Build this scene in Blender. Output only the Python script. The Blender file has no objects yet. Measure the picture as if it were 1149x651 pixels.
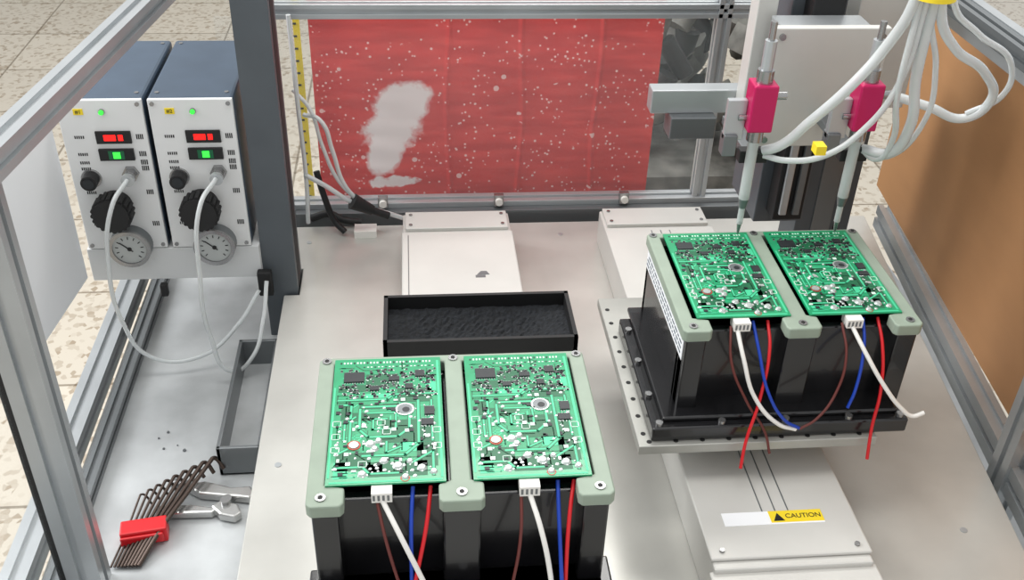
import bpy, bmesh, math, random
from mathutils import Vector, Matrix
D=bpy.data; SC=bpy.context.scene; COL=bpy.context.collection
# ---------------------------------------------------------------- camera
f=1150.0; th=math.radians(34); ps=math.radians(6.25); ro=0.035
F=Vector((math.sin(ps)*math.cos(th),math.cos(ps)*math.cos(th),-math.sin(th)))
R0=Vector((math.cos(ps),-math.sin(ps),0)); U0=R0.cross(F)
R=(R0+U0*ro).normalized(); U=R.cross(F)
cam=D.objects.new('camera',D.cameras.new('camera')); COL.objects.link(cam)
M=Matrix((R,U,-F)).transposed().to_4x4(); M.translation=Vector((0,0,.85)); cam.matrix_world=M
cam.data.sensor_width=36; cam.data.lens=36*f/1149; cam.data.clip_start=.01
SC.camera=cam
# ---------------------------------------------------------------- materials
def mat(name,col,rough=.5,metal=0,var=0,scale=30,bump=0,emit=0,alpha=1,trans=0,spec=.5,stretch=None,coat=0):
    m=D.materials.new(name); m.use_nodes=True; nt=m.node_tree; b=nt.nodes['Principled BSDF']
    c=(*[((x/255)/12.92 if x/255<.04045 else ((x/255+.055)/1.055)**2.4) for x in col],1)
    b.inputs['Base Color'].default_value=c; b.inputs['Roughness'].default_value=rough
    b.inputs['Metallic'].default_value=metal; b.inputs['Specular IOR Level'].default_value=spec
    b.inputs['Coat Weight'].default_value=coat
    if emit: b.inputs['Emission Color'].default_value=c; b.inputs['Emission Strength'].default_value=emit
    b.inputs['Alpha'].default_value=alpha; b.inputs['Transmission Weight'].default_value=trans
    if var or bump:
        tc=nt.nodes.new('ShaderNodeTexCoord'); mp=nt.nodes.new('ShaderNodeMapping')
        if stretch: mp.inputs['Scale'].default_value=stretch
        n=nt.nodes.new('ShaderNodeTexNoise'); n.inputs['Scale'].default_value=scale; n.inputs['Detail'].default_value=5
        nt.links.new(tc.outputs['Object'],mp.inputs['Vector']); nt.links.new(mp.outputs['Vector'],n.inputs['Vector'])
        if var:
            r=nt.nodes.new('ShaderNodeMapRange'); r.inputs['From Min'].default_value=.3; r.inputs['From Max'].default_value=.7
            r.inputs['To Min'].default_value=1-var; r.inputs['To Max'].default_value=1+var*.6
            mx=nt.nodes.new('ShaderNodeMix'); mx.data_type='RGBA'; mx.blend_type='MULTIPLY'; mx.inputs['Factor'].default_value=1
            mx.inputs['A'].default_value=c
            nt.links.new(n.outputs['Fac'],r.inputs['Value']); nt.links.new(r.outputs['Result'],mx.inputs['B'])
            nt.links.new(mx.outputs['Result'],b.inputs['Base Color'])
        if bump:
            bp=nt.nodes.new('ShaderNodeBump'); bp.inputs['Strength'].default_value=bump; bp.inputs['Distance'].default_value=.002
            nt.links.new(n.outputs['Fac'],bp.inputs['Height']); nt.links.new(bp.outputs['Normal'],b.inputs['Normal'])
    return m
m_bed=mat('bed_metal',(196,195,189),.28,.25,.12,9,.03)
m_low=mat('lower_plate',(184,187,188),.38,.2,.20,14,.05)
m_shelf=mat('shelf_paint',(206,208,208),.45)
m_hous=mat('actuator_housing',(206,205,200),.42,.15,.05,12)
m_alu=mat('aluminium',(184,188,190),.32,.55,.06,20)
m_alud=mat('aluminium_dark',(120,124,126),.4,.6)
m_col=mat('column_paint',(84,90,95),.45,.1,.08,20)
m_blk=mat('black_bakelite',(22,22,24),.22,0,.3,30,.05,coat=.3)
m_blkm=mat('black_matte',(20,20,21),.6)
m_frame=mat('green_fibreglass',(146,160,144),.45,0,.07,40,.04)
m_pl=mat('stage_plate',(174,174,168),.36,.4,.1,25)
m_pcb=mat('pcb_mask',(6,150,98),.3,0,.15,60,coat=.3)
m_tr=mat('pcb_trace',(64,196,144),.35)
m_trd=mat('pcb_trace_dark',(4,96,60),.35)
m_pad=mat('solder',(194,202,198),.25,.5)
m_chip=mat('chip',(26,32,36),.4)
m_silk=mat('silk',(210,230,218),.6)
m_cop=mat('copper_ring',(170,74,60),.4,.3)
m_white=mat('white_plastic',(236,234,228),.45)
m_tube=mat('tube_white',(232,236,236),.25,0,trans=.4)
m_red=mat('wire_red',(204,20,30),.4); m_blue=mat('wire_blue',(10,60,168),.4); m_brown=mat('wire_brown',(98,40,34),.45)
m_mag=mat('magenta_anodised',(190,16,88),.35,.2)
m_ctop=mat('controller_blue',(70,84,100),.4,.1,.08,30)
m_cface=mat('controller_face',(224,225,224),.42)
m_yel=mat('yellow_label',(240,212,40),.5)
m_ledr=mat('led_red',(240,20,16),.3,emit=1.6); m_ledg=mat('led_green',(50,220,60),.3,emit=1.6)
m_gauge=mat('gauge_face',(176,180,178),.3)
m_brd=mat('particle_board',(182,134,90),.6,0,.05,9,stretch=(1,1,3))
m_brd2=mat('particle_edge',(206,172,128),.7)
m_steel=mat('steel',(160,160,160),.25,.85)
m_bright=mat('chromed_steel',(190,190,188),.22,.75)
m_keys=mat('hex_key_steel',(78,66,60),.35,.7)
m_clear=mat('clear_acrylic',(235,245,245),.08,alpha=.06)
m_syr=mat('syringe_clear',(206,212,210),.2,alpha=.7)
m_paper=mat('paper',(240,242,244),.7)
m_foam=mat('black_foam',(22,25,30),.85,0,.7,260,.8)
m_clut=mat('clutter_grey',(112,112,106),.7,0,.5,25,.3)
m_wall=mat('wall_paint',(196,196,190),.8,0,.05,3)
def terrazzo():
    m=D.materials.new('terrazzo'); m.use_nodes=True; nt=m.node_tree; b=nt.nodes['Principled BSDF']; b.inputs['Roughness'].default_value=.3
    tc=nt.nodes.new('ShaderNodeTexCoord')
    v=nt.nodes.new('ShaderNodeTexVoronoi'); v.inputs['Scale'].default_value=70; nt.links.new(tc.outputs['Object'],v.inputs['Vector'])
    cr=nt.nodes.new('ShaderNodeValToRGB'); nt.links.new(v.outputs['Color'],cr.inputs['Fac'])
    e=cr.color_ramp.elements; e[0].color=(.36,.29,.21,1); e[0].position=.12; e[1].color=(.60,.545,.455,1); e[1].position=.42
    br=nt.nodes.new('ShaderNodeTexBrick'); br.offset=0; br.inputs['Scale'].default_value=1; br.inputs['Brick Width'].default_value=.4; br.inputs['Row Height'].default_value=.4
    br.inputs['Mortar Size'].default_value=.004; br.inputs['Color1'].default_value=(1,1,1,1); br.inputs['Color2'].default_value=(.92,.92,.92,1); br.inputs['Mortar'].default_value=(.45,.42,.38,1)
    nt.links.new(tc.outputs['Object'],br.inputs['Vector'])
    mx=nt.nodes.new('ShaderNodeMix'); mx.data_type='RGBA'; mx.blend_type='MULTIPLY'; mx.inputs['Factor'].default_value=1
    nt.links.new(cr.outputs['Color'],mx.inputs['A']); nt.links.new(br.outputs['Color'],mx.inputs['B']); nt.links.new(mx.outputs['Result'],b.inputs['Base Color'])
    return m
m_floor=terrazzo()
def redsheet():
    m=D.materials.new('red_sheet'); m.use_nodes=True; nt=m.node_tree; b=nt.nodes['Principled BSDF']; b.inputs['Roughness'].default_value=.4
    b.inputs['Specular IOR Level'].default_value=.3
    L=nt.links; N=nt.nodes.new
    tc=N('ShaderNodeTexCoord')
    mp=N('ShaderNodeMapping'); mp.inputs['Scale'].default_value=(1,1,7); L.new(tc.outputs['Object'],mp.inputs['Vector'])
    n=N('ShaderNodeTexNoise'); n.inputs['Scale'].default_value=11; n.inputs['Detail'].default_value=6; L.new(mp.outputs['Vector'],n.inputs['Vector'])
    cr=N('ShaderNodeValToRGB'); L.new(n.outputs['Fac'],cr.inputs['Fac']); e=cr.color_ramp.elements
    e[0].color=(.60,.022,.024,1); e[0].position=.35; e[1].color=(.80,.060,.052,1); e[1].position=.7
    col=cr.outputs['Color']
    def mixw(fac,c,colr):
        mx=N('ShaderNodeMix'); mx.data_type='RGBA'; L.new(fac,mx.inputs['Factor']); L.new(c,mx.inputs['A']); mx.inputs['B'].default_value=colr; return mx.outputs['Result']
    def math2(op,a,bb,clamp=False):
        k=N('ShaderNodeMath'); k.operation=op; k.use_clamp=clamp
        for i,x in enumerate((a,bb)):
            if hasattr(x,'links'): L.new(x,k.inputs[i])
            else: k.inputs[i].default_value=x
        return k.outputs[0]
    sp=N('ShaderNodeSeparateXYZ'); L.new(tc.outputs['Object'],sp.inputs[0])
    for sc,th_,gg in ((60,.13,.50),(28,.13,.53),(110,.2,.5)):
        v=N('ShaderNodeTexVoronoi'); v.inputs['Scale'].default_value=sc; L.new(tc.outputs['Object'],v.inputs['Vector'])
        a=math2('LESS_THAN',v.outputs['Distance'],th_)
        n2=N('ShaderNodeTexNoise'); n2.inputs['Scale'].default_value=7+sc/10; L.new(tc.outputs['Object'],n2.inputs['Vector'])
        # denser toward the lower edge
        g=math2('GREATER_THAN',math2('SUBTRACT',n2.outputs['Fac'],math2('MULTIPLY',sp.outputs[2],.22)),gg-.045)
        col=mixw(math2('MULTIPLY',a,g),col,(.90,.55,.52,1))
    n3=N('ShaderNodeTexNoise'); n3.inputs['Scale'].default_value=30; n3.inputs['Detail'].default_value=9; n3.inputs['Roughness'].default_value=.65; L.new(tc.outputs['Object'],n3.inputs['Vector'])
    def blob(cx,cz,rx,rz,sh,am):
        x=math2('SUBTRACT',sp.outputs[0],cx); z=math2('SUBTRACT',sp.outputs[2],cz)
        x=math2('SUBTRACT',x,math2('MULTIPLY',z,sh))
        x=math2('DIVIDE',x,rx); z=math2('DIVIDE',z,rz)
        d=math2('ADD',math2('MULTIPLY',x,x),math2('MULTIPLY',z,z))
        d=math2('ADD',d,math2('MULTIPLY',math2('SUBTRACT',n3.outputs['Fac'],.5),am))
        return math2('MULTIPLY',math2('SUBTRACT',1.0,d,),2.2,True)
    for q in ((-.020,.158,.052,.046,.35,2.0),(-.036,.118,.055,.045,.35,2.2),(-.050,.075,.034,.048,.3,1.8),(-.045,.022,.050,.012,.0,5.0)):
        col=mixw(blob(*q),col,(.95,.86,.84,1))
    L.new(col,b.inputs['Base Color']); return m
m_redsheet=redsheet()
# ---------------------------------------------------------------- mesh builder
class MB:
    def __init__(s): s.v=[];s.f=[];s.mi=[];s.sm=[];s.mats=[]
    def m(s,mt):
        if mt not in s.mats: s.mats.append(mt)
        return s.mats.index(mt)
    def add(s,vs,fs,mt,smooth=False):
        o=len(s.v); s.v+= [tuple(v) for v in vs]; k=s.m(mt)
        for q in fs: s.f.append([i+o for i in q]); s.mi.append(k); s.sm.append(smooth)
    def box(s,x0,x1,y0,y1,z0,z1,mt,rot=0,c=None):
        vs=[Vector((x,y,z)) for z in (z0,z1) for y in (y0,y1) for x in (x0,x1)]
        if rot:
            cc=Vector(c) if c else Vector(((x0+x1)/2,(y0+y1)/2,0)); Rm=Matrix.Rotation(rot,3,'Z')
            vs=[Rm@(v-cc)+cc for v in vs]
        s.add(vs,[(0,2,3,1),(4,5,7,6),(0,1,5,4),(1,3,7,5),(3,2,6,7),(2,0,4,6)],mt)
    def beam(s,p0,p1,w,h,mt,up=(0,0,1)):
        p0=Vector(p0);p1=Vector(p1);d=(p1-p0).normalized();x=d.cross(Vector(up)).normalized();y=x.cross(d)
        vs=[p+x*a*w/2+y*b*h/2 for p in (p0,p1) for a,b in ((-1,-1),(1,-1),(1,1),(-1,1))]
        s.add(vs,[(0,1,2,3),(7,6,5,4),(0,4,5,1),(1,5,6,2),(2,6,7,3),(3,7,4,0)],mt)
    def profile(s,p0,p1,w,h,mt,up=(0,0,1)):   # slotted aluminium extrusion
        p0=Vector(p0);p1=Vector(p1);d=(p1-p0).normalized();x=d.cross(Vector(up)).normalized();y=x.cross(d)
        a=w/2;b=h/2;g=min(.004,w*.15);t=min(.005,w*.2)
        pr=[(-a,-b),(-g,-b),(-g,-b+t),(g,-b+t),(g,-b),(a,-b),(a,-g),(a-t,-g),(a-t,g),(a,g),(a,b),(g,b),(g,b-t),(-g,b-t),(-g,b),(-a,b),(-a,g),(-a+t,g),(-a+t,-g),(-a,-g)]
        n=len(pr); vs=[p+x*u+y*v for p in (p0,p1) for u,v in pr]
        s.add(vs,[(i,(i+1)%n,(i+1)%n+n,i+n) for i in range(n)]+[tuple(range(n))[::-1],tuple(range(n,2*n))],mt)
    def cyl(s,p0,p1,r0,mt,r1=None,seg=20,smooth=True):
        r1=r0 if r1 is None else r1
        p0=Vector(p0);p1=Vector(p1);d=(p1-p0).normalized();a=Vector((0,0,1)) if abs(d.z)<.9 else Vector((1,0,0))
        x=d.cross(a).normalized();y=d.cross(x)
        vs=[p+(x*math.cos(t)+y*math.sin(t))*r for p,r in ((p0,r0),(p1,r1)) for t in [2*math.pi*i/seg for i in range(seg)]]
        s.add(vs,[(i,(i+1)%seg,(i+1)%seg+seg,i+seg) for i in range(seg)],mt,smooth)
        s.add(vs,[tuple(range(seg))[::-1],tuple(range(seg,2*seg))],mt)
    def ring(s,c,ax,ro_,ri,th_,mt,seg=28):
        c=Vector(c);d=Vector(ax).normalized();a=Vector((0,0,1)) if abs(d.z)<.9 else Vector((1,0,0))
        x=d.cross(a).normalized();y=d.cross(x);vs=[]
        for r,h in ((ro_,0),(ro_,th_),(ri,th_),(ri,0)):
            vs+=[c+d*h+(x*math.cos(t)+y*math.sin(t))*r for t in [2*math.pi*i/seg for i in range(seg)]]
        s.add(vs,[((k*seg)+i,(k*seg)+(i+1)%seg,((k+1)%4)*seg+(i+1)%seg,((k+1)%4)*seg+i) for k in range(4) for i in range(seg)],mt)
    def prism(s,pts,z0,z1,mt):
        n=len(pts); vs=[(x,y,z0) for x,y in pts]+[(x,y,z1) for x,y in pts]
        s.add(vs,[tuple(range(n))[::-1],tuple(range(n,2*n))]+[(i,(i+1)%n,(i+1)%n+n,i+n) for i in range(n)],mt)
    def done(s,name,parent=None,bevel=0,loc=None):
        me=D.meshes.new(name); me.from_pydata(s.v,[],s.f)
        for mt in s.mats: me.materials.append(mt)
        for p,k,q in zip(me.polygons,s.mi,s.sm): p.material_index=k; p.use_smooth=q
        bm=bmesh.new(); bm.from_mesh(me); bmesh.ops.recalc_face_normals(bm,faces=bm.faces); bm.to_mesh(me); bm.free()
        o=D.objects.new(name,me); COL.objects.link(o)
        if parent: o.parent=parent
        if loc: o.location=loc
        if bevel:
            b=o.modifiers.new('bevel','BEVEL'); b.width=bevel; b.segments=2; b.limit_method='ANGLE'; b.angle_limit=math.radians(40)
        return o
def empty(name,loc=(0,0,0)):
    e=D.objects.new(name,None); e.location=loc; e.empty_display_size=.05; COL.objects.link(e); return e
def tube(name,pts,r,mt,parent=None):
    cu=D.curves.new(name,'CURVE'); cu.dimensions='3D'; cu.bevel_depth=r; cu.bevel_resolution=3; cu.resolution_u=10; cu.use_fill_caps=True
    sp=cu.splines.new('BEZIER'); sp.bezier_points.add(len(pts)-1)
    for p,q in zip(sp.bezier_points,pts): p.co=q; p.handle_left_type=p.handle_right_type='AUTO'
    cu.materials.append(mt); o=D.objects.new(name,cu); COL.objects.link(o)
    if parent: o.parent=parent
    return o
def text(name,s,size,mt,loc,rot,parent=None,ext=.0002):
    cu=D.curves.new(name,'FONT'); cu.body=s; cu.size=size; cu.extrude=ext; cu.align_x='CENTER'; cu.align_y='CENTER'; cu.materials.append(mt)
    o=D.objects.new(name,cu); o.location=loc; o.rotation_euler=rot; COL.objects.link(o)
    if parent:o.parent=parent
    return o
# ---------------------------------------------------------------- room
b=MB(); b.box(-4,4,-2,7,-.80,-.75,m_floor); b.done('floor')
b=MB(); b.box(-4,4,7,7.1,-.75,2.5,m_wall); b.done('wall_back')
# ---------------------------------------------------------------- machine base
b=MB()
b.box(-.43,.80,.2,1.56,-.70,-.09,m_low)
b.box(-.43,.80,.2,1.56,-.09,-.0755,m_low)
for x in (-.36,.73):
    for y in (.27,1.49): b.cyl((x,y,-.75),(x,y,-.70),.03,m_blkm)
b.done('machine_base_cabinet',bevel=.002)
b=MB()
b.prism([(-.196,.30),(-.196,1.255),(-.174,1.255),(-.174,1.325),(-.196,1.325),(-.196,1.45),(.755,1.45),(.655,.72),(.62,.30)],-.075,0,m_bed)
for x,y in ((-.17,1.40),(-.17,.9),(.62,1.40),(.23,1.41),(-.17,.6),(.20,.62),(.60,.75)):
    b.cyl((x,y,0),(x,y,.0008),.004,m_alu)
b.done('workbench_bed',bevel=.0015)
b=MB()
b.profile((-.447,.25,-.06),(-.447,1.55,-.06),.03,.03,m_alu)
b.profile((-.408,.25,-.065),(-.408,1.55,-.065),.018,.02,m_alud)
b.done('side_rail')
b=MB()
b.profile((.657,.5,.0),(.788,1.45,.0),.026,.04,m_alu)
b.done('side_rail')
b=MB(); b.profile((.700,.84,-.07),(.700,.84,.41),.032,.032,m_alu,up=(0,1,0)); b.done('frame_post')
b=MB(); b.profile((.70,.5,.43),(.70,1.5,.43),.035,.035,m_alu)
b.profile((.66,.5,.455),(.66,1.5,.455),.02,.02,m_alud); b.done('frame_beam')
b=MB(); b.beam((.69,.5,.20),(.806,1.52,.20),.012,.36,m_brd); b.beam((.69,.5,.388),(.806,1.52,.388),.02,.016,m_brd2); b.done('particle_board_panel')
# ---------------------------------------------------------------- columns
b=MB(); b.box(-.222,-.176,1.26,1.32,-.075,.75,m_col); b.box(-.176,-.1755,1.275,1.305,0,.75,m_blkm)
b.done('gantry_column',bevel=.0015)
b=MB(); b.box(.575,.66,1.31,1.37,0,.31,m_col); b.box(.60,.63,1.308,1.31,.02,.31,m_alud); b.box(.636,.64,1.308,1.31,.02,.31,m_blkm); b.done('gantry_column',bevel=.0015)
# rear window frame
e=empty('window_1')
b=MB()
b.profile((-.215,1.5,.34),(.56,1.5,.34),.022,.022,m_alu)
b.profile((-.30,1.5,.006),(.70,1.5,.006),.03,.03,m_alu)
b.box(-.30,.70,1.47,1.484,-.03,.012,m_alud)
b.profile((.475,1.5,.02),(.475,1.5,.60),.022,.022,m_alu,up=(0,1,0))
for x in (-.055,.135,.345):
    b.box(x-.008,x+.008,1.478,1.488,.015,.035,m_steel); b.cyl((x,1.472,.025),(x,1.48,.025),.006,m_white)
b.done('frame',e,bevel=.0008)
b=MB(); b.box(-.29,.465,1.498,1.501,.018,.33,m_clear); b.done('pane',e)
b=MB(); nx,nz=200,60; vs=[];x0,x1=-.16,.40
rr=random.Random(9)
for j in range(nz+1):
    jj=rr.uniform(-.0004,.0004)
    for i in range(nx+1):
        x=x0+(x1-x0)*i/nx; z=-.02+.40*j/nz
        y=1.56+.002*math.sin(x*38+math.sin(z*9))+.0005*math.sin(z*150+x*25)+jj
        for s,am in ((.055,.005),(.175,.005),(.30,.006)): y-=am*math.exp(-((x-s-.003*math.sin(z*20+s*30))/.0022)**2)
        vs.append((x,y,z))
fs=[(j*(nx+1)+i,j*(nx+1)+i+1,(j+1)*(nx+1)+i+1,(j+1)*(nx+1)+i) for j in range(nz) for i in range(nx)]
b.add(vs,fs,m_redsheet,True); b.done('red_plastic_sheet')
b=MB(); b.box(-.182,-.172,1.55,1.553,-.02,.4,m_yel)
for k in range(20): b.box(-.182,-.177,1.549,1.55,k*.02,k*.02+.003,m_blkm)
b.done('yellow_tape_measure')
b=MB()
b.box(.40,.80,1.75,2.1,-.75,-.08,m_clut)
random.seed(8)
for i in range(55):
    x=.42+random.random()*.34;y=1.78+random.random()*.28;z=-.08+random.random()*.24;r=.016+random.random()*.026
    b.cyl((x,y,z),(x+random.uniform(-.05,.05),y+random.uniform(-.05,.05),z+.03+random.random()*.05),r,(m_clut,m_blkm,m_clut,m_clut)[i%4],seg=9)
b.done('scrap_bin')
b=MB(); b.profile((-.398,.45,.45),(-.232,1.75,.45),.026,.026,m_alu); b.done('frame_beam')
e=empty('door_1'); b=MB(); b.profile((-.372,.80,-.0745),(-.372,.80,.436),.036,.03,m_alu,up=(0,1,0)); b.box(-.397,-.390,.785,.815,-.0745,.43,m_blkm); b.done('post',e)
b=MB(); b.box(-.396,-.394,.30,.785,-.0745,.43,m_clear); b.done('pane',e)
b=MB(); b.beam((-.482,1.06,.17),(-.462,1.245,.17),.002,.25,m_paper); b.done('glare_sheet')  # white sheet standing in for the window glare at left
# ---------------------------------------------------------------- controllers
def controller(x0,num):
    W=.108;Hh=.222;z0=.0877;y0=1.25
    e=empty('dispensing_controller',(x0,y0,z0))
    b=MB()
    b.box(0,W,.004,.210,0,Hh,m_ctop)
    for x in (.01,W-.01):
        for y in (.02,.195): b.cyl((x,y,Hh),(x,y,Hh+.001),.003,m_steel,seg=10)
    b.done('case',e,bevel=.004)
    b=MB(); b.box(.0008,W-.0008,0,.006,.001,Hh-.001,m_cface); b.done('face_panel',e,bevel=.001)
    b=MB()
    P=lambda u,v:(u*W,(1-v)*Hh)
    for u,v in ((.06,.03),(.94,.03),(.06,.97),(.94,.97)):
        x,z=P(u,v); b.cyl((x,-.002,z),(x,.001,z),.0028,m_steel,seg=12)
    x,z=P(.25,.075); b.box(x-.006,x+.006,-.001,.001,z-.004,z+.004,m_yel)
    x,z=P(.52,.075); b.cyl((x,-.003,z),(x,.001,z),.004,m_steel,seg=14); b.cyl((x,-.005,z),(x,-.003,z),.003,m_ledg,seg=12)
    x,z=P(.60,.235); b.box(x-.022,x+.022,-.003,.001,z-.0085,z+.0085,m_blkm)
    b.box(x-.012,x+.003,-.0036,-.002,z-.004,z+.004,m_ledr); b.box(x+.006,x+.012,-.0036,-.002,z-.004,z+.004,m_ledr)
    x,z=P(.60,.345); b.box(x-.022,x+.022,-.004,.001,z-.008,z+.008,m_blkm); b.box(x-.010,x+.010,-.0045,-.003,z-.006,z+.006,m_trd); b.box(x-.004,x+.005,-.005,-.003,z-.0045,z+.0045,m_ledg)
    for v in (.235,.345,.40,.44,.60,.82):
        for k in range(5):
            x,z=P(.20,v)
            b.box(x-.006+k*.0026,x-.0045+k*.0026,-.0004,.001,z-.002,z+.002,m_blkm)
        x,z=P(.87,v)
        for k in range(4): b.box(x-.001+k*.0024,x+.0005+k*.0024,-.0004,.001,z-.0035,z+.0035,m_blkm)
    b.done('display_and_switches',e)
    b=MB()
    x,z=P(.24,.50); b.cyl((x,-.004,z),(x,.001,z),.013,m_steel); b.cyl((x,-.018,z),(x,-.004,z),.0105,m_blkm); b.cyl((x,-.019,z),(x,-.018,z),.007,m_chip)
    x,z=P(.47,.68); b.cyl((x,-.012,z),(x,.001,z),.021,m_blkm,seg=28)
    for k in range(20):
        t=2*math.pi*k/20; b.cyl((x+.0235*math.cos(t),-.034,z+.0235*math.sin(t)),(x+.0235*math.cos(t),-.012,z+.0235*math.sin(t)),.0032,m_blkm,seg=8)
    b.cyl((x,-.036,z),(x,-.010,z),.0235,m_blkm,seg=28)
    b.done('knobs',e,bevel=.0006)
    b=MB(); x,z=P(.72,.47); b.cyl((x,-.006,z),(x,.001,z),.011,m_steel,seg=6,smooth=False); b.cyl((x,-.018,z),(x,-.006,z),.007,m_steel); b.cyl((x,-.024,z),(x,-.018,z),.0085,m_alu); b.done('outlet_fitting',e)
    b=MB(); x,z=P(.56,.955); b.cyl((x,-.016,z),(x,.001,z),.028,m_alud,seg=32); b.ring((x,-.016,z),(0,-1,0),.028,.0225,.004,m_steel,seg=36)
    b.cyl((x,-.0172,z),(x,-.016,z),.0225,m_gauge,seg=32)
    for k in range(11):
        t=math.radians(225-27*k); b.beam((x+.015*math.cos(t),-.0176,z+.015*math.sin(t)),(x+.019*math.cos(t),-.0176,z+.019*math.sin(t)),.0012,.0004,m_blkm,up=(0,1,0))
    b.beam((x+.004,-.018,z-.004),(x-.012,-.018,z+.010),.0014,.0006,m_blkm,up=(0,1,0)); b.cyl((x,-.019,z),(x,-.017,z),.0028,m_blkm,seg=12)
    b.done('pressure_gauge',e)
    text('tag',num,.007,m_blkm,(.25*W,-.0012,.925*Hh),(math.radians(90),0,0),e)
controller(-.453,'#1'); controller(-.3395,'#2')
b=MB(); b.box(-.456,-.2225,1.252,1.48,.080,.0875,m_shelf); b.box(-.456,-.2225,1.2505,1.254,.036,.0875,m_shelf)
b.box(-.2265,-.222,1.255,1.35,.02,.088,m_shelf); b.done('controller_shelf',bevel=.001)
tube('air_tube',[(-.375,1.226,.207),(-.389,1.19,.19),(-.405,1.175,.11),(-.402,1.17,.02),(-.375,1.17,-.04),(-.31,1.18,-.05),(-.255,1.2,-.01),(-.225,1.225,.03)],.0030,m_tube)
tube('air_tube',[(-.262,1.226,.207),(-.278,1.185,.19),(-.288,1.165,.10),(-.285,1.155,0),(-.262,1.15,-.055),(-.235,1.16,-.04),(-.219,1.19,.0),(-.213,1.225,.045)],.0030,m_tube)
b=MB(); b.box(-.228,-.208,1.238,1.25,.01,.05,m_blkm); b.box(-.365,-.355,1.240,1.25,.012,.032,m_blkm); b.done('tube_clamp',bevel=.002)
# ---------------------------------------------------------------- linear actuators
def actuator(x0,x1,y0,y1,lab):
    e=empty('linear_actuator',((x0+x1)/2,(y0+y1)/2,0)); w=(x1-x0)/2; l=(y1-y0)/2
    b=MB(); b.box(-w,w,-l,l,0.0004,.056,m_hous); b.box(-w-.0015,w+.0015,-l+.01,l-.06,.056,.0605,m_hous)
    b.done('housing',e,bevel=.002)
    b=MB()
    b.box(-w+.004,w-.004,l-.052,l-.002,.056,.0615,m_hous)
    for x in (-w+.012,w-.012):
        for y in (l-.012,l-.042,-l+.02): b.cyl((x,y,.056),(x,y,.063),.0028,m_steel,seg=12)
    b.done('end_cover',e,bevel=.001)
    b=MB()
    for k in (-.014,0,.014) if lab else (-w+.008,): b.box(k-.0006,k+.0006,-l+.07,l-.07,.0605,.061,m_alud)
    b.done('cover_slots',e)
    if lab:
        b=MB(); b.box(-w+.024,w-.034,-l+.052,-l+.070,.0605,.061,m_paper); b.box(-w+.074,w-.034,-l+.054,-l+.070,.061,.0612,m_yel)
        b.prism([(-w+.077,-l+.056),(-w+.089,-l+.056),(-w+.083,-l+.067)],.0612,.0614,m_blkm); b.done('caution_label',e)
        text('caution_text','CAUTION',.0085,m_blkm,(w-.055,-l+.062,.0613),(0,0,0),e)
        b=MB(); b.box(-w-.004,w+.004,-l-.03,-l+.004,.0004,.050,m_hous)
        for x in (-w+.01,w-.01): b.cyl((x,-l-.03,.03),(x,-l-.033,.03),.004,m_steel,seg=12)
        b.done('motor_cap',e,bevel=.002)
    else:
        b=MB(); b.box(.020,.034,l-.188,l-.182,.0605,.0609,m_alud);b.prism([(.022,l-.181),(.040,l-.181),(.036,l-.172),(.028,l-.172)],.0605,.0609,m_alud); b.done('logo_plate',e)
actuator(.285,.450,.665,1.385,True)
actuator(-.022,.141,.40,1.385,False)
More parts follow.
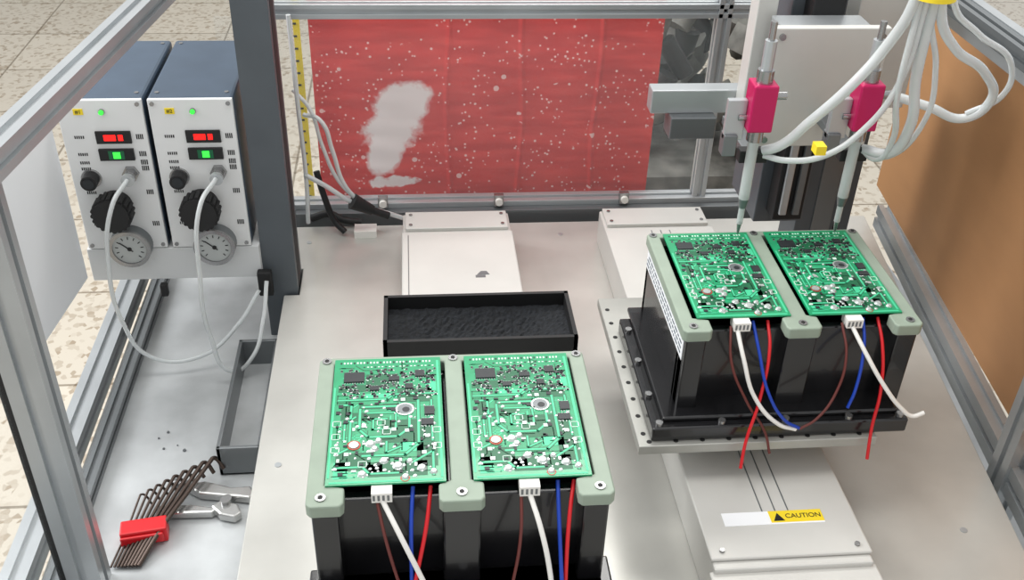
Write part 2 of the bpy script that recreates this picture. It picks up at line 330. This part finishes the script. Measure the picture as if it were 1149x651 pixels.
# ---------------------------------------------------------------- stages + fixtures
def stage(ox,oy,xa,xb,ya,yb):
    b=MB(); b.box(xa+ox,xb+ox,ya+oy,yb+oy,.097,.1088,m_pl)
    if xa<.25:
        for k in range(9):
            x=.24+ox+k*.029; b.cyl((x,.797+oy,.1088),(x,.797+oy,.1092),.0028,m_blkm,seg=10)
            y=.81+oy+k*.029; b.cyl((.236+ox,y,.1088),(.236+ox,y,.1092),.0028,m_blkm,seg=10)
    b.box(.30+ox,.43+ox,.86+oy,1.0+oy,.0612,.097,m_alud)
    b.done('slide_stage',bevel=.001)
def fixture(ox,oy,wide=True,wid=.256,dep=.197):
    e=empty('potting_fixture',(.268+ox,.821+oy,.109))
    W=wid;L=dep
    b=MB()
    if wide:
        b.box(-.026,W+.0,-.024,L+.0-.02,0,.018,m_blk); b.box(-.014,W-.01,-.014,L-.005,.018,.024,m_blk)
        for x in (-.018,.05,.12,.19,W-.008): b.cyl((x,-.018,.018),(x,-.018,.022),.004,m_steel,seg=10)
        for y in (.03,.09,.15): b.cyl((-.020,y,.018),(-.020,y,.022),.004,m_steel,seg=10)
    else:
        b.box(.002,W-.002,-.024,L-.01,0,.018,m_blk); b.box(-.006,W+.006,-.026,.03,0,.018,m_blk)
        for x in (.01,.07,.13,.19,W-.01): b.cyl((x,-.018,.018),(x,-.018,.022),.004,m_steel,seg=10)
    b.done('flange',e,bevel=.002)
    b=MB()      # body walls (open cavities under each board)
    t=.012; z0,z1=.018,.113
    b.box(.004,.004+t,.006,L-.003,z0,z1,m_blk); b.box(W-.004-t,W-.004,.006,L-.003,z0,z1,m_blk)
    b.box(.004,W-.004,L-.015,L-.003,z0,z1,m_blk); b.box(W/2-.012,W/2+.012,.006,L-.003,z0,z1,m_blk)
    b.box(.004,W-.004,.02,.03,z0,z1,m_blk)
    for x in (.004,W/2-.016,W-.026): b.box(x,x+.022+(.010 if 0.05<x<.2 else 0),.002,.022,z0,z1,m_blk)
    b.done('body',e,bevel=.002)
    b=MB()
    z0,z1=.113,.126; a=.0145; c=W/2
    outer=[(0.004,0),(.028,0),(.031,.004),(.031,.021),(a,.025),(a,L-.010),(c-.0085,L-.010),(c-.0085,.025),(c-.019,.021),(c-.019,.004),(c-.016,0),(c+.016,0),(c+.019,.004),(c+.019,.021),
      (c+.0085,.025),(c+.0085,L-.010),(W-a,L-.010),(W-a,.025),(W-.031,.021),(W-.031,.004),(W-.028,0),(W-.004,0),(W,.004),(W,L-.004),(W-.004,L),(.004,L),(0,L-.004),(0,.004)]
    b.prism(outer,z0,z1,m_frame); b.done('top_frame',e,bevel=.0015)
    b=MB()
    for x,y in ((.012,.010),(c,.010),(W-.012,.010),(.007,L-.006),(c,L-.006),(W-.007,L-.006)):
        b.cyl((x,y,z1),(x,y,z1+.0012),.0045,m_steel,seg=18); b.cyl((x,y,z1+.0012),(x,y,z1+.0016),.0022,m_blkm,seg=6)
    b.done('frame_screws',e)
    b=MB(); b.box(.0033,.0042,.008,L-.006,.084,.108,m_paper)
    rl=random.Random(2)
    for r in range(3):
        y=.014
        while y<L-.02:
            s=rl.uniform(.003,.012); b.box(.0030,.0034,y,y+s,.0885+r*.006,.0905+r*.006,m_ctop); y+=s+.003
    b.done('label',e)
    return e
stage(0,0,.228,.49,.790,1.068); fixture(0,0)
stage(-.365,-.221,.275,.515,.80,1.01); fixture(-.365,-.221,False)
# ---------------------------------------------------------------- circuit boards
def pcb(x0,y0,w,h,z):
    rnd=random.Random(77)
    b=MB(); t=.0016
    b.box(0,w,0,h,-t,0,m_pcb)
    e1=.00012
    P=lambda u,v:(u*w,(1-v)*h)
    def rect(u,v,du,dv,mt,z0=0,z1=e1,rot=0):
        x,y=P(u,v); b.box(x-du/2,x+du/2,y-dv/2,y+dv/2,z0,z1,mt,rot=rot)
    def line(pts,wd,mt,lv=1):
        for (u,v),(u2,v2) in zip(pts,pts[1:]):
            x,y=P(u,v);x2,y2=P(u2,v2); d=Vector((x2-x,y2-y,0))
            if d.length<1e-5: continue
            d.normalize(); b.beam(Vector((x,y,e1*lv/2))-d*wd/2,Vector((x2,y2,e1*lv/2))+d*wd/2,wd,e1*lv,mt)
    def dot(u,v,r,mt,hh=.0006,seg=10):
        x,y=P(u,v); b.cyl((x,y,0),(x,y,hh),r,mt,r1=r*.6,seg=seg)
    for u,v,a,c in ((.2,.26,.03,.010),(.75,.33,.032,.02),(.3,.5,.03,.012),(.68,.62,.045,.03),(.22,.84,.03,.022),(.6,.9,.05,.018),(.85,.8,.018,.03),(.5,.42,.05,.006),(.45,.20,.03,.02),(.14,.46,.01,.02)):
        rect(u,v,a,c,m_trd)
    for u,v,a,c in ((.12,.9,.012,.02),(.72,.74,.02,.012),(.45,.33,.03,.006),(.9,.25,.01,.016),(.4,.9,.014,.012)): rect(u,v,a,c,m_tr)
    rect(.97,.5,.0022,h*.94,m_tr,0,.0002); rect(.02,.6,.0018,h*.7,m_tr,0,.0002); rect(.5,.985,w*.94,.002,m_tr,0,.0002)
    def fat(pts,wd): line(pts,wd+.0016,m_trd,1.5); line(pts,wd,m_tr,2.2)
    fat([(.28,.42),(.62,.42),(.70,.47),(.70,.60),(.60,.66),(.34,.66),(.26,.60),(.26,.44)],.0020)
    fat([(.33,.47),(.58,.47),(.58,.60),(.38,.60),(.38,.52),(.5,.52)],.0016)
    fat([(.06,.36),(.5,.36),(.56,.32),(.94,.32)],.0017)
    fat([(.08,.40),(.18,.40),(.18,.74),(.08,.78)],.0019)
    fat([(.78,.38),(.78,.72),(.66,.80),(.30,.80)],.0021)
    fat([(.90,.38),(.90,.70)],.0016)
    fat([(.08,.88),(.30,.88),(.36,.93),(.60,.93)],.0018)
    fat([(.72,.86),(.90,.78),(.90,.95)],.0018)
    fat([(.22,.50),(.13,.55),(.13,.68)],.0016); fat([(.50,.70),(.50,.78),(.62,.74)],.0016)
    for i in range(60):
        u=round(rnd.uniform(.06,.92)*30)/30;v=round(rnd.uniform(.05,.94)*50)/50;pts=[(u,v)]
        for k in range(rnd.randint(1,3)):
            q=rnd.random()
            if q<.4: u+=rnd.uniform(-.2,.2)
            elif q<.8: v+=rnd.uniform(-.12,.12)
            else: s=rnd.choice((-1,1))*rnd.uniform(.03,.08); u+=s; v+=abs(s)*.6
            u=min(.95,max(.05,u)); v=min(.96,max(.04,v)); pts.append((u,v))
        line(pts,rnd.choice((.0008,.0011)),rnd.choice((m_tr,m_trd)))
    for i in range(230):
        u=rnd.uniform(.05,.95);v=rnd.uniform(.10,.34)
        if abs(u-.18)<.12 and abs(v-.17)<.06: continue
        q=rnd.random()
        if q<.5:
            r=rnd.choice((0,1)); a,c=(.0036,.0018) if r else (.0018,.0036)
            rect(u,v,a,c,m_pad,0,.0005)
            if r: rect(u,v,.0023,c,m_chip,0,.0008)
            else: rect(u,v,a,.0023,m_chip,0,.0008)
        elif q<.72: rect(u,v,.0026,.0024,m_chip,0,.0009)
        else: rect(u,v,.0013,.0013,rnd.choice((m_pad,m_silk)),0,.0003)
    for i in range(28): rect(.06+i*.031,.035,.0016,.0026,m_silk if i%4 else m_chip,0,.0002)
    for i in range(20): rect(.28+i*.034,.075,.0018,.0014,m_silk if i%3 else m_chip,0,.0002)
    for u,v,a,c in ((.19,.17,.019,.014),(.56,.19,.010,.006),(.80,.15,.009,.009),(.88,.47,.009,.011),(.86,.56,.011,.008),(.38,.27,.008,.006),(.70,.26,.007,.007)):
        n=max(3,int(a/.0022))
        for k in range(n):
            x=(k+.5)/n-.5
            rect(u+x*a/w,v-(c/2+.0008)/h,.001,.002,m_pad,0,.0004); rect(u+x*a/w,v+(c/2+.0008)/h,.001,.002,m_pad,0,.0004)
        rect(u,v,a,c,m_chip,0,.0016)
    for i in range(85):
        u=rnd.uniform(.05,.95);v=rnd.uniform(.34,.96); dot(u,v,rnd.choice((.0010,.0013,.0017,.0020)),m_pad)
    for i in range(62):
        u=rnd.uniform(.06,.94);v=rnd.uniform(.36,.95); rect(u,v,rnd.choice((.0040,.0024)),rnd.choice((.0022,.0040)),rnd.choice((m_chip,m_chip,m_chip,m_silk,m_pad)),0,.0008)
    for u,v,r in ((.36,.71,.0048),(.43,.69,.0034),(.60,.88,.0050),(.30,.93,.0042),(.66,.96,.0034),(.80,.90,.0044),(.48,.84,.0042),(.9,.93,.0034),(.40,.75,.0034),(.70,.85,.003)): dot(u,v,r,m_pad,.0018,16)
    x,y=P(.66,.45); b.cyl((x,y,0),(x,y,.0008),.0086,m_pad,seg=24); b.cyl((x,y,.0008),(x,y,.0010),.0068,m_alud,seg=20); b.cyl((x+.001,y-.001,.0010),(x+.001,y-.001,.0012),.0034,m_chip,seg=16)
    x,y=P(.22,.72); b.ring((x,y,0),(0,0,1),.0060,.0046,.0006,m_cop,seg=20); b.cyl((x,y,0),(x,y,.0012),.0042,m_pad,seg=16)
    x,y=P(.66,.97); b.ring((x,y,0),(0,0,1),.0040,.0032,.0004,m_cop,seg=20)
    for u,v in ((.06,.55),(.06,.65),(.06,.75),(.5,.62),(.45,.55),(.94,.62),(.94,.74),(.30,.86)):
        x,y=P(u,v); s=.0038
        for q in ((x-s,x+s,y-s,y-s+.0007),(x-s,x+s,y+s-.0007,y+s),(x-s,x-s+.0007,y-s,y+s),(x+s-.0007,x+s,y-s,y+s)): b.box(*q,0,.0003,m_silk)
    b.box(w*.38,w*.55,-.010,.006,-.012,-.0018,m_white)
    for k in range(4): b.box(w*.39+k*.004,w*.39+k*.004+.002,-.0102,-.0095,-.010,-.004,m_alud)
    b.done('circuit_board',loc=(x0,y0,z))
ZP=.2369
for x0,y0 in ((-.082,.622),(.0415,.622),(.2865,.843),(.4075,.843)): pcb(x0,y0,.1005,.169,ZP)
# ---------------------------------------------------------------- wires
def wires(wx,wy,which):
    e=empty('lead_wires',(wx,wy,0))
    for name,mt,r,pts in which: tube(name,pts,r,mt,e)
w=.0018
wires(.2865,.843,[
 ('brown_wire',m_brown,w*.8,[(.036,-.004,.228),(.034,-.03,.20),(.052,-.045,.16),(.078,-.052,.118),(.082,-.062,.100)]),
 ('white_wire',m_white,w*1.3,[(.042,-.006,.228),(.046,-.03,.205),(.060,-.045,.165),(.088,-.055,.135),(.108,-.055,.127)]),
 ('red_wire',m_red,w,[(.078,.004,.228),(.076,-.02,.21),(.066,-.045,.16),(.054,-.060,.115),(.050,-.070,.088)]),
 ('blue_wire',m_blue,w,[(.062,.004,.228),(.064,-.02,.21),(.074,-.045,.17),(.094,-.055,.140),(.112,-.055,.128)])])
wires(.4065,.843,[
 ('brown_wire',m_brown,w*.8,[(.036,-.004,.228),(.036,-.03,.205),(.028,-.045,.17),(.008,-.055,.140),(-.008,-.056,.128)]),
 ('white_wire',m_white,w*1.3,[(.045,-.006,.228),(.056,-.03,.208),(.078,-.048,.175),(.100,-.056,.150),(.112,-.058,.142),(.124,-.058,.146)]),
 ('red_wire',m_red,w,[(.078,.004,.228),(.078,-.02,.21),(.076,-.045,.17),(.072,-.056,.125),(.071,-.066,.090)]),
 ('blue_wire',m_blue,w,[(.062,.004,.228),(.058,-.02,.21),(.048,-.045,.17),(.042,-.05,.150)])])
wires(-.0825,.622,[
 ('brown_wire',m_brown,w*.8,[(.042,-.004,.228),(.050,-.03,.20),(.062,-.045,.15),(.07,-.055,.11)]),
 ('white_wire',m_white,w*1.3,[(.046,-.006,.228),(.062,-.03,.205),(.080,-.045,.165),(.098,-.06,.12)]),
 ('red_wire',m_red,w,[(.088,.004,.228),(.084,-.02,.21),(.073,-.045,.165),(.066,-.058,.125)]),
 ('blue_wire',m_blue,w,[(.073,.004,.228),(.071,-.02,.21),(.070,-.045,.16),(.068,-.06,.11)])])
wires(.0415,.622,[
 ('brown_wire',m_brown,w*.8,[(.040,-.004,.228),(.038,-.03,.20),(.030,-.045,.15),(.022,-.055,.11)]),
 ('white_wire',m_white,w*1.3,[(.046,-.006,.228),(.055,-.03,.205),(.063,-.045,.165),(.067,-.06,.12)]),
 ('red_wire',m_red,w,[(.086,.004,.228),(.080,-.02,.21),(.076,-.045,.165),(.076,-.058,.12)]),
 ('blue_wire',m_blue,w,[(.072,.004,.228),(.071,-.02,.21),(.072,-.045,.17),(.073,-.055,.15)])])
# ---------------------------------------------------------------- black tray behind left fixture
b=MB(); x0,x1,y0,y1,z0,z1=-.044,.188,.97,1.068,.0612,.122; t=.005
b.box(x0,x1,y0,y0+t,z0,z1,m_blkm); b.box(x0,x1,y1-t,y1,z0,z1,m_blkm); b.box(x0,x0+t,y0,y1,z0,z1,m_blkm); b.box(x1-t,x1,y0,y1,z0,z1,m_blkm); b.box(x0,x1,y0,y1,z0,z0+.004,m_blkm)
nx,ny=60,24; vs=[]; rnd=random.Random(5)
for j in range(ny+1):
    for i in range(nx+1):
        u=i/nx; v=j/ny; ed=min(u,1-u)*4; dd=min(1,ed)
        vs.append((x0+t+(x1-x0-2*t)*u,y0+t+(y1-y0-2*t)*v,.104-.018*dd*math.sin(math.pi*min(1,v*1.1))+rnd.uniform(-.001,.001)))
b.add(vs,[(j*(nx+1)+i,j*(nx+1)+i+1,(j+1)*(nx+1)+i+1,(j+1)*(nx+1)+i) for j in range(ny) for i in range(nx)],m_foam)
b.done('black_drip_tray')
b=MB(); b.box(-.255,-.25,.965,1.19,-.075,-.03,m_alud); b.box(-.205,-.2,.965,1.19,-.075,-.03,m_alud); b.box(-.255,-.2,.965,.97,-.075,-.03,m_alud); b.box(-.255,-.2,1.185,1.19,-.075,-.03,m_alud); b.box(-.255,-.2,.965,1.19,-.075,-.071,m_low)
b.done('metal_tray',bevel=.001)
# ---------------------------------------------------------------- hex keys, pliers, debris
e=empty('hex_key_set',(-.330,.865,-.075))
b=MB(); b.box(-.022,.030,-.010,.012,.0,.022,m_red,rot=.15); b.box(-.020,.028,-.014,-.010,.004,.018,m_red,rot=.15); b.done('holder',e,bevel=.003)
for k in range(9):
    x=-.018+k*.0054; q=.008+k*.0012; L=.052+.006*k; dx=.16+.035*k
    tube('key_%d'%(k+1),[(x-.045*dx,-.045,.004),(x,.0,q),(x+L*dx*.5,L*.5,q+.006),(x+L*dx,L,q+.012)],.0013+.00018*k,m_keys,e)
    tube('key_bend_%d'%(k+1),[(x+L*dx,L,q+.012),(x+L*dx+.003,L+.002,q+.010),(x+L*dx+.012,L-.002,q-.004)],.0013+.00018*k,m_keys,e)
e=empty('locking_pliers',(-.243,.915,-.0745)); e.rotation_euler=(0,0,math.radians(-25)); e.scale=(1.0,1.3,1.2)
b=MB(); b.prism([(-.06,.0),(-.035,.012),(0,.014),(.02,.022),(.032,.016),(.030,.008),(.018,.006),(.0,.002),(-.03,-.004)],.0,.010,m_bright)
b.prism([(.0,-.004),(.022,-.002),(.034,-.010),(.030,-.018),(.012,-.020),(-.006,-.014)],.0,.010,m_bright)
b.prism([(-.065,-.030),(-.03,-.018),(.005,-.012),(.0,-.020),(-.03,-.030),(-.06,-.040)],.0,.009,m_bright)
b.cyl((.008,-.004,0),(.008,-.004,.014),.006,m_steel); b.cyl((-.075,.002,.005),(-.055,.004,.005),.005,m_steel)
b.done('jaws_and_handles',e,bevel=.002)
b=MB(); rnd=random.Random(3)
for i in range(5):
    x=rnd.uniform(-.345,-.30);y=rnd.uniform(.98,1.05);r=rnd.uniform(.001,.0035)
    b.cyl((x,y,-.075),(x+r*.4,y,-.075+r),r,m_alud,r1=r*.5,seg=6,smooth=False)
b.done('metal_debris')
# ---------------------------------------------------------------- dispensing head
e=empty('dispensing_head_mount',(.50,1.15,.30))
b=MB()
b.box(-.085,.055,-.04,-.028,.0,.150,m_hous)
b.box(-.07,.04,-.028,.02,.02,.145,m_alu)
b.box(-.02,.02,.02,.05,-.14,.20,m_blkm); b.box(-.014,-.004,.014,.02,-.13,.02,m_alu); b.box(.004,.014,.014,.02,-.13,.02,m_alud)
b.box(-.035,.035,.05,.16,-.16,.17,m_col)
b.box(-.195,.10,.06,.085,.0,.032,m_alu); b.box(-.17,-.11,.045,.08,-.03,.0,m_alud)
b.box(-.085,-.06,.03,.06,-.02,.20,m_hous)
b.box(.06,.15,.07,.11,-.0,.20,m_hous)
for x,z in ((-.075,.14),(.045,.14),(-.075,.01),(.045,.01)): b.cyl((x,-.043,z),(x,-.04,z),.004,m_steel,seg=10)
b.done('z_axis_slide',e,bevel=.0015)
def valve(x,y):
    e=empty('dispensing_valve',(x,y,.245)); b=MB()
    b.box(-.0135,.0135,-.0135,.0135,.132,.186,m_mag); b.done('valve_body',e,bevel=.002)
    b=MB()
    b.cyl((0,0,.186),(0,0,.200),.009,m_steel); b.cyl((0,0,.200),(0,0,.232),.0065,m_alu); b.cyl((0,0,.232),(0,0,.252),.0035,m_steel)
    b.cyl((.0135,0,.17),(.027,0,.17),.0045,m_steel); b.cyl((-.0135,0,.145),(-.022,0,.145),.0035,m_steel)
    b.cyl((.0,0,.108),(.022,-.004,.100),.0032,m_blkm)
    b.cyl((0,0,.118),(0,0,.132),.009,m_steel); b.done('air_fittings',e)
    b=MB(); b.cyl((0,0,.045),(0,0,.118),.0062,m_syr); b.cyl((0,0,.033),(0,0,.045),.0042,m_alud,r1=.0062)
    b.cyl((0,0,.012),(0,0,.033),.0036,m_syr); b.cyl((0,0,-.002),(0,0,.012),.0012,m_steel,r1=.003); b.done('nozzle',e)
    b=MB(); b.box(-.010,.022,.008,.022,.085,.10,m_blkm); b.box(-.004,.012,.010,.109,.088,.098,m_alud); b.box(-.035,-.0135,.0,.008,.118,.165,m_alu); b.box(-.035,-.02,-.004,.012,.10,.125,m_alud); b.done('bracket',e,bevel=.001)
valve(.372,1.0); valve(.489,1.0)
e=empty('tube_bundle',(.5,1.0,.5)); o=Vector((.5,1.0,.5))
def T(pts,r): tube('tube',[Vector(p)-o for p in pts],r,m_tube,e)
T([(.478,.93,.62),(.480,.93,.54),(.470,.945,.49),(.448,.955,.445),(.420,.975,.395),(.398,.99,.360),(.384,.999,.350)],.0056)
T([(.490,.93,.62),(.492,.93,.53),(.490,.94,.45),(.472,.95,.40),(.440,.965,.360),(.405,.985,.345),(.385,.998,.345)],.0034)
T([(.500,.93,.62),(.500,.93,.53),(.507,.94,.46),(.520,.95,.40),(.516,.97,.36),(.500,1.0,.35)],.0056)
T([(.508,.93,.62),(.510,.93,.53),(.54,.94,.490),(.585,.95,.460),(.607,.96,.425),(.590,.97,.400),(.55,.98,.410),(.515,1.0,.415)],.0050)
T([(.515,.93,.62),(.52,.93,.54),(.56,.94,.505),(.610,.95,.470),(.618,.96,.43),(.59,.97,.405)],.0032)
T([(.485,.93,.62),(.486,.93,.52),(.492,.94,.44),(.510,.96,.38),(.508,.985,.345),(.498,1.0,.35)],.0034)
T([(.496,.93,.62),(.500,.93,.53),(.525,.94,.47),(.535,.95,.41),(.520,.98,.35),(.512,.998,.345)],.0030)
b=MB(); b.cyl((-.002,-.07,.045),(-.002,-.07,.058),.021,m_yel,seg=20); b.box(-.080,-.069,-.058,-.044,-.128,-.118,m_yel); b.done('cable_tie',e)
# ---------------------------------------------------------------- rear hoses and power cable
e=empty('power_cable')
tube('cable',[(-.155,1.45,.10),(-.145,1.44,.06),(-.13,1.43,.02),(-.115,1.42,.0065)],.005,m_blkm,e)
tube('cable_2',[(-.17,1.46,.01),(-.14,1.455,.02),(-.12,1.45,.012),(-.09,1.45,.006)],.006,m_blkm,e)
e=empty('rear_hoses')
tube('hose_1',[(-.165,1.44,.20),(-.14,1.42,.20),(-.125,1.42,.15),(-.11,1.42,.09),(-.08,1.42,.05)],.0034,m_tube,e)
tube('hose_2',[(-.17,1.42,.11),(-.14,1.42,.09),(-.10,1.42,.06),(-.05,1.43,.035),(.0,1.44,.012),(.06,1.44,.006),(.13,1.42,.006)],.0038,m_tube,e)
tube('hose_3',[(-.172,1.42,.36),(-.17,1.42,.22),(-.168,1.42,.10),(-.17,1.41,.03)],.0034,m_tube,e)
tube('hose_4',[(-.178,1.44,.24),(-.155,1.43,.215),(-.14,1.42,.16),(-.12,1.42,.10),(-.09,1.42,.06)],.003,m_tube,e)
b=MB(); b.cyl((-.10,1.415,.065),(-.07,1.42,.045),.013,m_blkm,r1=.008); b.cyl((-.07,1.42,.045),(-.045,1.425,.032),.006,m_blkm); b.box(-.10,-.065,1.41,1.435,0,.012,m_white); b.done('coupler',e)
# ---------------------------------------------------------------- lights
def area(name,loc,rot,sx,sy,en,col=(1,1,1)):
    l=D.lights.new(name,'AREA'); l.shape='RECTANGLE'; l.size=sx; l.size_y=sy; l.energy=en; l.color=col
    o=D.objects.new(name,l); o.location=loc; o.rotation_euler=[math.radians(a) for a in rot]; COL.objects.link(o)
area('ceiling_light',(-.2,.9,2.4),(0,0,0),1.6,.6,21,(1,.985,.95))
area('ceiling_light',(.5,2.6,2.4),(-25,0,0),1.8,.5,32,(1,.985,.95))
area('daylight',(-2.0,1.6,1.6),(0,-62,0),1.5,1.5,62,(.98,.99,1))
wd=D.worlds.new('world'); SC.world=wd; wd.use_nodes=True; bg=wd.node_tree.nodes['Background']; bg.inputs[0].default_value=(.98,.99,1,1); bg.inputs[1].default_value=.86
SC.view_settings.view_transform='Standard'
